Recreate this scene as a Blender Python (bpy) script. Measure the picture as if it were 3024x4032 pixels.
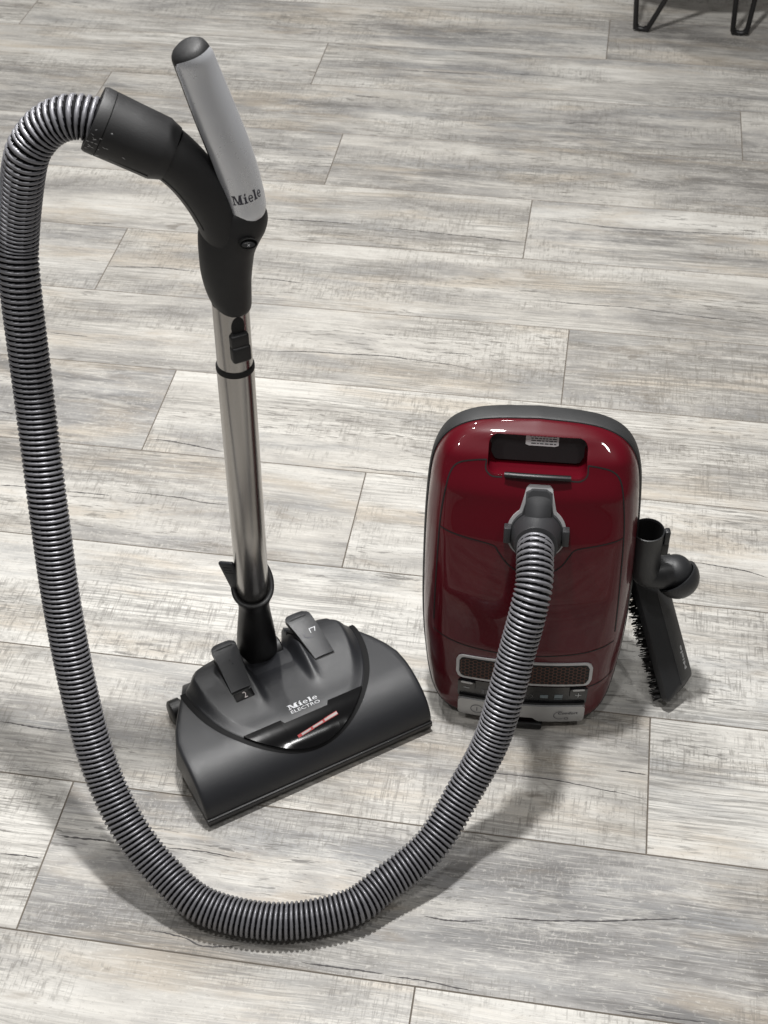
import bpy, bmesh, math, random
from mathutils import Vector, Matrix, Quaternion

for o in list(bpy.data.objects):
    bpy.data.objects.remove(o, do_unlink=True)
scene = bpy.context.scene
COL = scene.collection
R = math.radians

# ------------------------------------------------------------------ camera
PITCH, ROLL, CAM_H = R(43.2244), R(-0.91876), 1.5064
fwd = Vector((0, math.cos(PITCH), -math.sin(PITCH)))
ux = Vector((1, 0, 0)); uu = ux.cross(fwd)
cx = ux * math.cos(ROLL) + uu * math.sin(ROLL)
cu = -ux * math.sin(ROLL) + uu * math.cos(ROLL)
cam_d = bpy.data.cameras.new('camera')
cam_d.sensor_fit = 'HORIZONTAL'; cam_d.sensor_width = 36.0
cam_d.lens = 36.0 * 6134.0 / 3318.0
cam_d.clip_start = 0.05; cam_d.clip_end = 200
cam_d.dof.use_dof = True; cam_d.dof.focus_distance = 1.68; cam_d.dof.aperture_fstop = 20
cam = bpy.data.objects.new('camera', cam_d); COL.objects.link(cam)
m = Matrix((cx, cu, -fwd)).transposed().to_4x4(); m.translation = (0, 0, CAM_H)
cam.matrix_world = m
scene.camera = cam

# ------------------------------------------------------------------ world and lamps (indoor, ceiling downlights, one lamp added for sheen)
w = bpy.data.worlds.new('World'); scene.world = w; w.use_nodes = True
bg = w.node_tree.nodes['Background']
bg.inputs['Color'].default_value = (1.0, 0.965, 0.925, 1); bg.inputs['Strength'].default_value = 0.115

def lamp(name, loc, power, size, color=(1, 0.99, 0.975)):
    l = bpy.data.lights.new(name, 'AREA'); l.shape = 'DISK'; l.size = size; l.energy = power; l.color = color
    o = bpy.data.objects.new(name, l); o.location = loc; COL.objects.link(o)
    return o
lamp('added_sheen_lamp', (-0.02, 1.45, 2.4), 47, 0.14)
lamp('added_sheen_lamp', (-0.55, 2.05, 2.4), 11, 0.12)
lamp('added_sheen_lamp', (-0.15, 0.33, 2.4), 7, 0.12)
lamp('added_sheen_lamp', (0.90, 0.37, 2.4), 7, 0.12)
lamp('added_sheen_lamp', (-1.20, 0.80, 2.4), 9, 0.12)  # lamp added to bring out the silver handle and the brush head's left sheen
lamp('added_sheen_lamp', (0.10, 2.60, 2.4), 6, 0.12)
lamp('added_sheen_lamp', (-0.70, 3.80, 2.4), 25, 0.12)

scene.render.engine = 'CYCLES'
vs = scene.view_settings
vs.view_transform = 'Standard'; vs.look = 'None'; vs.exposure = 0.17; vs.gamma = 1.0; vs.use_curve_mapping = False

# ------------------------------------------------------------------ materials
def new_mat(name):
    mt = bpy.data.materials.new(name); mt.use_nodes = True
    return mt, mt.node_tree.nodes, mt.node_tree.links, mt.node_tree.nodes['Principled BSDF']

def simple(name, col, rough=0.5, metal=0.0, coat=0.0, spec=0.5, grain=0.0, gscale=900, var=0.0, vscale=30):
    mt, N, L, b = new_mat(name)
    b.inputs['Base Color'].default_value = (*col, 1); b.inputs['Roughness'].default_value = rough
    b.inputs['Metallic'].default_value = metal; b.inputs['Coat Weight'].default_value = coat
    b.inputs['Specular IOR Level'].default_value = spec
    if coat: b.inputs['Coat Roughness'].default_value = 0.04
    tc = N.new('ShaderNodeTexCoord')
    if grain:
        n = N.new('ShaderNodeTexNoise'); n.inputs['Scale'].default_value = gscale; n.inputs['Detail'].default_value = 2
        L.new(tc.outputs['Object'], n.inputs['Vector'])
        bp = N.new('ShaderNodeBump'); bp.inputs['Strength'].default_value = grain; bp.inputs['Distance'].default_value = 0.0006
        L.new(n.outputs['Fac'], bp.inputs['Height']); L.new(bp.outputs['Normal'], b.inputs['Normal'])
    if var:
        n = N.new('ShaderNodeTexNoise'); n.inputs['Scale'].default_value = vscale; n.inputs['Detail'].default_value = 5
        n.inputs['Roughness'].default_value = 0.65
        L.new(tc.outputs['Object'], n.inputs['Vector'])
        mr = N.new('ShaderNodeMapRange'); mr.inputs['From Min'].default_value = 0.3; mr.inputs['From Max'].default_value = 0.7
        mr.inputs['To Min'].default_value = max(0.02, rough - var); mr.inputs['To Max'].default_value = min(1, rough + var)
        L.new(n.outputs['Fac'], mr.inputs['Value']); L.new(mr.outputs['Result'], b.inputs['Roughness'])
    return mt

M = {}
M['grip'] = simple('soft_black_plastic', (0.0115, 0.0115, 0.0122), 0.5, grain=0.35, gscale=1200, var=0.08)
M['head'] = simple('charcoal_plastic', (0.0155, 0.0163, 0.0190), 0.40, grain=0.35, gscale=1400, var=0.04)
M['headdark'] = simple('charcoal_band', (0.0045, 0.0045, 0.005), 0.65, spec=0.2)
M['black'] = simple('black_plastic', (0.005, 0.005, 0.0055), 0.42)
M['void'] = simple('joint_black', (0.003, 0.003, 0.003), 0.7)
M['gloss'] = simple('smoked_window', (0.004, 0.004, 0.0045), 0.12, spec=0.35)
M['bumper'] = simple('grey_rubber', (0.024, 0.0245, 0.0255), 0.55, grain=0.2, var=0.08)
M['cuff'] = simple('grey_cuff', (0.030, 0.0305, 0.033), 0.42, grain=0.15)
M['silver'] = simple('silver_paint', (0.66, 0.675, 0.71), 0.28, metal=0.6, grain=0.12, gscale=2500, var=0.03)
M['rim'] = simple('silver_rim', (0.46, 0.46, 0.47), 0.42, metal=0.3)
M['pedal'] = simple('silver_pedal', (0.40, 0.40, 0.40), 0.4, metal=0.3)
M['white'] = simple('white_label', (0.85, 0.87, 0.88), 0.4)
M['print'] = simple('grey_print', (0.10, 0.10, 0.11), 0.5)
M['lightprint'] = simple('light_print', (0.55, 0.56, 0.58), 0.4)
M['screen'] = simple('pale_icon', (0.16, 0.20, 0.22), 0.35)
M['darkprint'] = simple('dark_print', (0.035, 0.035, 0.05), 0.5)
M['redstripe'] = simple('red_indicator', (0.30, 0.008, 0.010), 0.35)
M['whitestripe'] = simple('white_indicator', (0.34, 0.30, 0.29), 0.35)
M['hex'] = simple('grille_web', (0.075, 0.022, 0.010), 0.5)
M['panel'] = simple('panel_black', (0.012, 0.012, 0.013), 0.22)
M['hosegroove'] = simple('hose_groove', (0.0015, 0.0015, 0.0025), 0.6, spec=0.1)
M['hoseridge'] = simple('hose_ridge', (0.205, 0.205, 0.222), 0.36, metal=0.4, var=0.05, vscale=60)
M['bristle'] = simple('black_bristle', (0.006, 0.006, 0.006), 0.45)
M['tool'] = simple('tool_plastic', (0.018, 0.0187, 0.0205), 0.45, grain=0.2, var=0.05)
M['iron'] = simple('black_iron', (0.006, 0.006, 0.007), 0.45)
M['tabletop'] = simple('dark_table_top', (0.05, 0.035, 0.025), 0.5)

def red_paint():
    mt, N, L, b = new_mat('burgundy_gloss')
    b.inputs['Base Color'].default_value = (0.078, 0.0012, 0.0060, 1)
    b.inputs['Roughness'].default_value = 0.38; b.inputs['Specular IOR Level'].default_value = 0.12; b.inputs['Coat Weight'].default_value = 0.55
    b.inputs['Coat Roughness'].default_value = 0.03
    tc = N.new('ShaderNodeTexCoord'); n = N.new('ShaderNodeTexNoise'); n.inputs['Scale'].default_value = 14; n.inputs['Detail'].default_value = 1
    L.new(tc.outputs['Object'], n.inputs['Vector'])
    bp = N.new('ShaderNodeBump'); bp.inputs['Strength'].default_value = 0.06; bp.inputs['Distance'].default_value = 0.004
    L.new(n.outputs['Fac'], bp.inputs['Height']); L.new(bp.outputs['Normal'], b.inputs['Coat Normal'])
    return mt
M['red'] = red_paint()

def chrome():
    mt, N, L, b = new_mat('brushed_steel')
    b.inputs['Base Color'].default_value = (0.40, 0.385, 0.37, 1); b.inputs['Metallic'].default_value = 1.0
    tc = N.new('ShaderNodeTexCoord'); mp = N.new('ShaderNodeMapping'); mp.inputs['Scale'].default_value = (260, 260, 3)
    n = N.new('ShaderNodeTexNoise'); n.inputs['Scale'].default_value = 1; n.inputs['Detail'].default_value = 3
    L.new(tc.outputs['Object'], mp.inputs['Vector']); L.new(mp.outputs['Vector'], n.inputs['Vector'])
    mr = N.new('ShaderNodeMapRange'); mr.inputs['To Min'].default_value = 0.16; mr.inputs['To Max'].default_value = 0.30
    L.new(n.outputs['Fac'], mr.inputs['Value']); L.new(mr.outputs['Result'], b.inputs['Roughness'])
    return mt
M['steel'] = chrome()

def wood():
    mt, N, L, b = new_mat('whitewashed_vinyl_plank')
    tc = N.new('ShaderNodeTexCoord'); oi = N.new('ShaderNodeObjectInfo')
    sep = N.new('ShaderNodeSeparateColor'); L.new(oi.outputs['Color'], sep.inputs['Color'])
    off = N.new('ShaderNodeVectorMath'); off.operation = 'SCALE'; off.inputs[0].default_value = (37.0, 19.0, 11.0)
    L.new(sep.outputs['Blue'], off.inputs['Scale'])
    add = N.new('ShaderNodeVectorMath'); add.operation = 'ADD'
    L.new(tc.outputs['Object'], add.inputs[0]); L.new(off.outputs['Vector'], add.inputs[1])
    # slow waviness so the grain is not ruler straight
    wv = N.new('ShaderNodeTexNoise'); wv.inputs['Scale'].default_value = 3.0; wv.inputs['Detail'].default_value = 2
    L.new(add.outputs['Vector'], wv.inputs['Vector'])
    wsub = N.new('ShaderNodeVectorMath'); wsub.operation = 'MULTIPLY_ADD'
    wsub.inputs[1].default_value = (0, 0.022, 0); wsub.inputs[2].default_value = (0, -0.011, 0)
    L.new(wv.outputs['Color'], wsub.inputs[0])
    P = N.new('ShaderNodeVectorMath'); P.operation = 'ADD'
    L.new(add.outputs['Vector'], P.inputs[0]); L.new(wsub.outputs['Vector'], P.inputs[1])
    def noise(sx, sy, detail=3, rough=0.55, dist=0.0, src=None):
        mp = N.new('ShaderNodeMapping'); mp.inputs['Scale'].default_value = (sx, sy, 1)
        n = N.new('ShaderNodeTexNoise'); n.inputs['Scale'].default_value = 1; n.inputs['Detail'].default_value = detail
        n.inputs['Roughness'].default_value = rough; n.inputs['Distortion'].default_value = dist
        L.new((src or P).outputs['Vector'], mp.inputs['Vector']); L.new(mp.outputs['Vector'], n.inputs['Vector'])
        return n.outputs['Fac']
    def rng(s, a, c, lo=0.0, hi=1.0):
        r = N.new('ShaderNodeMapRange'); r.inputs['From Min'].default_value = a; r.inputs['From Max'].default_value = c
        r.inputs['To Min'].default_value = lo; r.inputs['To Max'].default_value = hi
        r.interpolation_type = 'SMOOTHSTEP'
        L.new(s, r.inputs['Value']); return r.outputs['Result']
    def mth(op, a, c):
        n = N.new('ShaderNodeMath'); n.operation = op
        for i, s in enumerate((a, c)):
            if isinstance(s, (int, float)): n.inputs[i].default_value = s
            else: L.new(s, n.inputs[i])
        return n.outputs[0]
    def mix(f, a, c, typ='MIX'):
        n = N.new('ShaderNodeMix'); n.data_type = 'RGBA'; n.blend_type = typ
        if isinstance(f, (int, float)): n.inputs[0].default_value = f
        else: L.new(f, n.inputs[0])
        for i, s in ((6, a), (7, c)):
            if isinstance(s, tuple): n.inputs[i].default_value = (*s, 1)
            else: L.new(s, n.inputs[i])
        return n.outputs[2]
    def line(s_, half_w):          # thin lines where a noise crosses its middle value
        return rng(mth('ABSOLUTE', mth('SUBTRACT', s_, 0.5), 0.0), half_w, 0.0)
    # broad weathering: streaks along the board and cloudy patches
    streak = noise(1.3, 14, 6, 0.64, 0.25)
    cloud = noise(4.2, 10, 6, 0.68, 0.4)
    tone = mth('ADD', mth('MULTIPLY', streak, 0.58), mth('MULTIPLY', cloud, 0.42))
    tone = mth('ADD', tone, mth('MULTIPLY', mth('SUBTRACT', sep.outputs['Red'], 0.5), 0.46))
    cr = N.new('ShaderNodeValToRGB'); e = cr.color_ramp.elements
    e[0].position = 0.38; e[0].color = (0.165, 0.163, 0.165, 1)
    e[1].position = 0.63; e[1].color = (0.64, 0.632, 0.61, 1)
    x = e.new(0.46); x.color = (0.315, 0.31, 0.308, 1)
    x = e.new(0.54); x.color = (0.49, 0.478, 0.457, 1)
    L.new(tone, cr.inputs['Fac'])
    c = cr.outputs['Color']
    # warm and cool stains
    warm = rng(noise(2.4, 12, 5, 0.65, 0.3), 0.50, 0.66)
    c = mix(mth('MULTIPLY', warm, 0.55), c, (0.47, 0.405, 0.325))
    cool = rng(noise(1.8, 14, 5, 0.6, 0.2), 0.53, 0.68)
    c = mix(mth('MULTIPLY', cool, 0.6), c, (0.235, 0.245, 0.262))
    brown = rng(noise(5.0, 16, 5, 0.7, 0.3), 0.60, 0.72)
    c = mix(mth('MULTIPLY', brown, 0.50), c, (0.23, 0.195, 0.16))
    # chalky white wash
    wash = rng(noise(5.5, 20, 7, 0.75), 0.52, 0.64)
    c = mix(mth('MULTIPLY', wash, 0.45), c, (0.66, 0.645, 0.615))
    # long fine grain
    g1 = rng(noise(7, 280, 4, 0.7), 0.40, 0.58)
    gpatch = rng(noise(2.2, 8, 3, 0.5), 0.38, 0.62, 0.2, 1.0)
    c = mix(mth('MULTIPLY', mth('SUBTRACT', 1.0, g1), mth('MULTIPLY', gpatch, 0.68)), c, (0.15, 0.145, 0.14))
    g2 = rng(noise(18, 420, 3, 0.6), 0.55, 0.66)
    c = mix(mth('MULTIPLY', g2, 0.40), c, (0.68, 0.665, 0.63))
    # rippled dark dashes
    g3 = rng(noise(26, 230, 3, 0.6, 0.6), 0.56, 0.64)
    dpatch = rng(noise(1.8, 9, 3, 0.5), 0.47, 0.62)
    c = mix(mth('MULTIPLY', g3, mth('MULTIPLY', dpatch, 0.8)), c, (0.12, 0.115, 0.11))
    # cross saw marks and the fine lattice they make with the grain
    sx_ = line(noise(150, 9, 2, 0.5, 0.1, add), 0.065)
    sy_ = line(noise(10, 140, 2, 0.5, 0.3), 0.055)
    s2 = rng(noise(2.8, 8, 5, 0.62), 0.46, 0.56)
    brk = rng(noise(90, 90, 3, 0.6), 0.38, 0.58, 0.1, 1.0)
    saw = mth('MULTIPLY', mth('MAXIMUM', sx_, mth('MULTIPLY', sy_, 0.75)), mth('MULTIPLY', s2, brk))
    c = mix(mth('MULTIPLY', saw, 0.62), c, (0.16, 0.152, 0.142))
    s3 = rng(noise(330, 130, 3, 0.6, 0, add), 0.52, 0.64)
    s4 = rng(noise(3.3, 12, 4, 0.6, 0.3), 0.50, 0.64)
    c = mix(mth('MULTIPLY', mth('MULTIPLY', s3, s4), 0.18), c, (0.68, 0.665, 0.63))
    # mottling, specks and small knots
    sp = rng(noise(130, 190, 5, 0.8), 0.56, 0.68)
    c = mix(mth('MULTIPLY', sp, 0.46), c, (0.18, 0.165, 0.15))
    sl = rng(noise(110, 150, 4, 0.75, 0, add), 0.57, 0.70)
    c = mix(mth('MULTIPLY', sl, 0.42), c, (0.68, 0.665, 0.63))
    kn = rng(noise(11, 26, 3, 0.6, 0.5), 0.70, 0.76)
    c = mix(mth('MULTIPLY', kn, 0.55), c, (0.12, 0.105, 0.09))
    # per plank warmth
    c = mix(mth('MULTIPLY', sep.outputs['Green'], 0.14), c, (0.43, 0.39, 0.33))
    c = mix(1.0, c, (1.0, 0.99, 0.965), 'MULTIPLY')
    L.new(c, b.inputs['Base Color'])
    rr = mth('ADD', 0.36, mth('MULTIPLY', g1, 0.14)); L.new(rr, b.inputs['Roughness'])
    b.inputs['Specular IOR Level'].default_value = 0.4
    hgt = mth('ADD', g1, mth('MULTIPLY', saw, -0.6))
    bp = N.new('ShaderNodeBump'); bp.inputs['Strength'].default_value = 0.22; bp.inputs['Distance'].default_value = 0.0006
    L.new(hgt, bp.inputs['Height']); L.new(bp.outputs['Normal'], b.inputs['Normal'])
    return mt
M['wood'] = wood()
M['plankedge'] = simple('plank_bevel', (0.225, 0.20, 0.172), 0.6)
M['crack'] = simple('grain_crack', (0.075, 0.07, 0.07), 0.7)
M['underlay'] = simple('underlay', (0.10, 0.085, 0.07), 0.8)

# ------------------------------------------------------------------ helpers
def mesh(name, verts, faces, mats, midx=None, smooth=True, angle=38):
    me = bpy.data.meshes.new(name)
    me.from_pydata([tuple(v) for v in verts], [], faces)
    if not isinstance(mats, (list, tuple)): mats = [mats]
    for x in mats: me.materials.append(x)
    if midx: me.polygons.foreach_set('material_index', midx)
    me.validate()
    bm = bmesh.new(); bm.from_mesh(me); bmesh.ops.recalc_face_normals(bm, faces=bm.faces); bm.to_mesh(me); bm.free()
    if smooth:
        me.polygons.foreach_set('use_smooth', [True] * len(me.polygons))
        me.set_sharp_from_angle(angle=R(angle))
    me.update()
    return me

def put(name, me, parent=None):
    o = bpy.data.objects.new(name, me); COL.objects.link(o)
    if parent is not None:
        o.parent = parent
        o.matrix_parent_inverse = ROOT_INV.get(parent.name, Matrix())
    return o

ROOT_INV = {}
def thing(name, label, cat, loc=(0, 0, 0)):
    o = bpy.data.objects.new(name, None); COL.objects.link(o); o.location = loc
    o.empty_display_size = 0.05
    o['label'] = label; o['category'] = cat
    ROOT_INV[o.name] = Matrix.Translation(Vector(loc)).inverted()
    return o

def part(name, verts, faces, mats, parent, midx=None, smooth=True, angle=38):
    return put(name, mesh(name, verts, faces, mats, midx, smooth, angle), parent)

def loft(rings, closed=True, cap0=True, cap1=True):
    n = len(rings[0]); v = []; f = []
    for r in rings: v += [Vector(p) for p in r]
    for i in range(len(rings) - 1):
        for j in range(n if closed else n - 1):
            a = i * n + j; c = i * n + (j + 1) % n
            f.append((a, c, c + n, a + n))
    if cap0: f.append(tuple(range(n - 1, -1, -1)))
    if cap1: f.append(tuple(range((len(rings) - 1) * n, len(rings) * n)))
    return v, f

def merge(*vf):
    V, F = [], []
    for v, f in vf:
        k = len(V); V += list(v); F += [tuple(i + k for i in q) for q in f]
    return V, F

def catmull(pts, n):
    P = [Vector(p) for p in pts]; out = []
    P = [P[0] * 2 - P[1]] + P + [P[-1] * 2 - P[-2]]
    for i in range(1, len(P) - 2):
        p0, p1, p2, p3 = P[i - 1:i + 3]
        for k in range(n):
            t = k / n
            out.append(0.5 * ((2 * p1) + (p2 - p0) * t + (2 * p0 - 5 * p1 + 4 * p2 - p3) * t * t + (3 * p1 - p0 - 3 * p2 + p3) * t ** 3))
    out.append(P[-2].copy())
    return out

def resample(pts, step=None, count=None):
    d = [0.0]
    for a, c in zip(pts[:-1], pts[1:]): d.append(d[-1] + (c - a).length)
    tot = d[-1]
    if count is None: count = max(2, int(round(tot / step)) + 1)
    out = []; k = 0
    for i in range(count):
        s = tot * i / (count - 1)
        while k < len(d) - 2 and d[k + 1] < s: k += 1
        t = (s - d[k]) / max(1e-9, d[k + 1] - d[k])
        out.append(pts[k].lerp(pts[k + 1], min(1, max(0, t))))
    return out, tot

def frames(pts, ref=Vector((0, -1, 0)), transport=False):
    fr = []; last = None
    for i, p in enumerate(pts):
        t = (pts[min(i + 1, len(pts) - 1)] - pts[max(i - 1, 0)]).normalized()
        r = last if (transport and last is not None) else ref
        e1 = (r - t * r.dot(t)).normalized(); e2 = t.cross(e1)
        last = e1; fr.append((t, e1, e2))
    return fr

def tube(pts, rad, seg=32, ref=Vector((0, -1, 0)), transport=False, a0=None, a1=None, cap=True, ry=None, axis=None):
    fr = frames(pts, ref, transport); rings = []
    if axis is not None:
        t = axis.normalized(); e1 = (ref - t * ref.dot(t)).normalized(); fr = [(t, e1, t.cross(e1))] * len(pts)
    full = a0 is None
    for i, (p, (t, e1, e2)) in enumerate(zip(pts, fr)):
        r = rad[i] if isinstance(rad, (list, tuple)) else rad
        q = (ry[i] if isinstance(ry, (list, tuple)) else ry) if ry else r
        ring = []
        for k in range(seg if full else seg + 1):
            a = 2 * math.pi * k / seg if full else a0 + (a1 - a0) * k / seg
            ring.append(p + e1 * (math.cos(a) * q) + e2 * (math.sin(a) * r))
        rings.append(ring)
    return loft(rings, full, cap and full, cap and full)

def box(c, ax, half, bev=0.0, seg=2):
    """bevelled box: centre, three axes, half sizes"""
    bm = bmesh.new(); bmesh.ops.create_cube(bm, size=2)
    for v in bm.verts: v.co = Vector((v.co.x * half[0], v.co.y * half[1], v.co.z * half[2]))
    if bev: bmesh.ops.bevel(bm, geom=list(bm.edges), offset=bev, segments=seg, profile=0.5, affect='EDGES')
    bm.verts.index_update()
    V = [Vector(c) + ax[0] * v.co.x + ax[1] * v.co.y + ax[2] * v.co.z for v in bm.verts]
    F = [tuple(v.index for v in f.verts) for f in bm.faces]
    bm.free(); return V, F

AX = (Vector((1, 0, 0)), Vector((0, 1, 0)), Vector((0, 0, 1)))

def interp(tab, x):
    if x <= tab[0][0]: return tab[0][1]
    for (a, u), (c, v) in zip(tab[:-1], tab[1:]):
        if x <= c:
            t = (x - a) / (c - a); t = t * t * (3 - 2 * t) * 0.35 + t * 0.65
            return u + (v - u) * t
    return tab[-1][1]

def sstep(a, c, x):
    t = min(1, max(0, (x - a) / (c - a))); return t * t * (3 - 2 * t)

def slab(surf, x0, x1, lo, hi, off, thick, nx=28, nv=8):
    """curved slab on a surface function surf(x, v, off); lo/hi give its outline for each x"""
    V, F = [], []
    cols = []
    for i in range(nx + 1):
        x = x0 + (x1 - x0) * i / nx
        a = lo(x) if callable(lo) else lo; c = hi(x) if callable(hi) else hi
        cols.append([(x, a + (c - a) * j / nv) for j in range(nv + 1)])
    for col in cols:
        for x, v in col: V.append(surf(x, v, off))
    n = nv + 1
    for i in range(nx):
        for j in range(nv):
            a = i * n + j; F.append((a, a + n, a + n + 1, a + 1))
    per = [(i, 0) for i in range(nx + 1)] + [(nx, j) for j in range(1, nv + 1)] + [(i, nv) for i in range(nx - 1, -1, -1)] + [(0, j) for j in range(nv - 1, 0, -1)]
    base = len(V)
    for i, j in per:
        x, v = cols[i][j]; V.append(surf(x, v, off - thick))
    k = len(per)
    for q in range(k):
        i, j = per[q]; i2, j2 = per[(q + 1) % k]
        F.append((i * n + j, base + q, base + (q + 1) % k, i2 * n + j2))
    return V, F

def rrect(x0, x1, v0, v1, r):
    def d(x):
        e = min(x - x0, x1 - x)
        if e >= r: return 0.0
        e = max(0.0, e); return r - math.sqrt(max(0, r * r - (r - e) ** 2))
    return (lambda x: v0 + min(d(x), (v1 - v0) * 0.5 - 1e-5)), (lambda x: v1 - min(d(x), (v1 - v0) * 0.5 - 1e-5))

def ribbon(surf, pts, width, off, step=0.003):
    P, _ = resample([Vector((a, c, 0)) for a, c in pts], step=step)
    V, F = [], []
    for i, p in enumerate(P):
        t = (P[min(i + 1, len(P) - 1)] - P[max(i - 1, 0)]).normalized(); n = Vector((-t.y, t.x, 0))
        wd = width(i / (len(P) - 1)) if callable(width) else width
        for s in (-1, 1):
            q = p + n * (wd * 0.5 * s); V.append(surf(q.x, q.y, off))
    for i in range(len(P) - 1):
        F.append((2 * i, 2 * i + 2, 2 * i + 3, 2 * i + 1))
    return V, F

# ---- slab-serif letters of the wordmark, as polygons in units of cap height
def ell(cx_, cy_, rx, ry, a0, a1, th_x, th_y, n=18):
    o = [(cx_ + rx * math.cos(a0 + (a1 - a0) * i / n), cy_ + ry * math.sin(a0 + (a1 - a0) * i / n)) for i in range(n + 1)]
    k = [(cx_ + (rx - th_x) * math.cos(a0 + (a1 - a0) * i / n), cy_ + (ry - th_y) * math.sin(a0 + (a1 - a0) * i / n)) for i in range(n + 1)]
    return [[o[i], o[i + 1], k[i + 1], k[i]] for i in range(n)]
def rc(a, c, x, y): return [(a, c), (x, c), (x, y), (a, y)]
def letter_e(x):
    return ell(x, .34, .33, .36, R(12), R(322), .15, .09) + [rc(x - .22, .30, x + .31, .41)]
WORDMARK = [rc(0, 0, .40, .12), rc(.13, .12, .27, .9), rc(0, .88, .42, 1.0), [(.2, .98), (.50, .98), (.82, .06), (.66, .02)],
            [(.66, .02), (.82, .02), (1.10, .98), (.98, .98)], rc(.95, .12, 1.25, .9), rc(.84, 0, 1.38, .12), rc(.98, .88, 1.38, 1.0),
            rc(1.50, 0, 1.98, .11), rc(1.60, .11, 1.86, .58), rc(1.50, .57, 1.86, .68), [(1.62, .78), (1.80, .78), (1.92, 1.02), (1.74, 1.02)]] \
    + letter_e(2.42) + [rc(2.86, 0, 3.34, .11), rc(2.96, .11, 3.22, .9), rc(2.86, .89, 3.22, 1.0)] + letter_e(3.76)
WORD_W = 4.1

def print_polys(polys, fn, sub=1):
    """lay flat print on a surface: fn(a, b, k) -> point"""
    V, F = [], []
    for k, p in enumerate(polys):
        n0 = len(V); V += [fn(a, c, k * 0.000012) for a, c in p]; F.append(tuple(range(n0, len(V))))
    return V, F

def text_polys(txt, bold=0.0):
    cu_ = bpy.data.curves.new('t', 'FONT'); cu_.body = txt; cu_.size = 1.0; cu_.offset = bold; cu_.resolution_u = 3
    o = bpy.data.objects.new('t', cu_); COL.objects.link(o)
    dg = bpy.context.evaluated_depsgraph_get()
    me = bpy.data.meshes.new_from_object(o.evaluated_get(dg))
    vs_ = [(v.co.x, v.co.y) for v in me.vertices]
    ps = [[vs_[i] for i in p.vertices] for p in me.polygons]
    bpy.data.objects.remove(o); bpy.data.curves.remove(cu_); bpy.data.meshes.remove(me)
    mx = max(v[0] for v in vs_); return ps, mx

# ------------------------------------------------------------------ floor: vinyl planks
YAW = R(-9.7); CY, SY = math.cos(YAW), math.sin(YAW)
PW, PL, PO = 0.2160, 1.4345, 0.80345
def fl(u, n, z=0.0):
    v = PO + n * PW
    return Vector((CY * u - SY * v, SY * u + CY * v, z))

bmf = [fl(-4.2, -6, -0.012), fl(3.4, -6, -0.012), fl(3.4, 19, -0.012), fl(-4.2, 19, -0.012)]
lower = [p + Vector((0, 0, -0.03)) for p in bmf]
V, F = loft([lower, bmf])
floor = put('floor', mesh('floor', V, F, M['underlay'], smooth=False))
floor['kind'] = 'structure'

def plank_mesh():
    hx, hy, b, g = PL / 2, PW / 2, 0.0010, 0.0001
    def ring(ix, z): return [(-hx + ix, -hy + ix, z), (hx - ix, -hy + ix, z), (hx - ix, hy - ix, z), (-hx + ix, hy - ix, z)]
    rs = [ring(g, -0.010), ring(g, -0.0012), ring(g + b, 0.0)]
    v, f = loft(rs, True, False, True)
    mi = [1] * (len(f) - 1) + [0]
    return mesh('plank', v, f, [M['wood'], M['plankedge']], mi, smooth=False)
PM = plank_mesh()
JOINT = {-1: -0.110, 0: -0.587, 1: 0.146, 2: 0.42, 3: -0.313, 4: -0.684, 5: -0.017, 6: -0.900, 7: -0.119, 8: -0.546, 9: 0.303, 10: -0.66, 11: 0.0, 12: 0.52}
rnd = random.Random(11)
TONE = {(0, 0): .43, (0, -1): .62, (1, -1): .58, (1, 0): .72, (2, -1): .74, (3, 0): .64, (3, -1): .55, (4, 0): .66, (4, -1): .40, (5, 0): .42, (5, -1): .60,
        (6, 0): .55, (7, 0): .56, (7, -1): .60, (8, 0): .46, (8, -1): .5, (9, -1): .47, (10, 0): .52, (10, -1): .62, (11, -1): .56, (11, 0): .36, (-1, 0): .74, (-1, -1): .56}
planks = {}
for n in range(-5, 18):
    j = JOINT.get(n, rnd.uniform(-0.9, 0.5))
    for k in range(-3, 3):
        u0 = j + k * PL
        if u0 > 2.6 or u0 + PL < -3.4: continue
        o = put('plank', PM, floor)
        o.location = fl(u0 + PL / 2, n + 0.5, 0); o.rotation_euler = (0, 0, YAW)
        o.color = (TONE.get((n, k), rnd.uniform(.42, .66)), rnd.uniform(0, .8), rnd.uniform(0.02, 1), 1)
        planks[(n, k)] = (o, u0)

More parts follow.
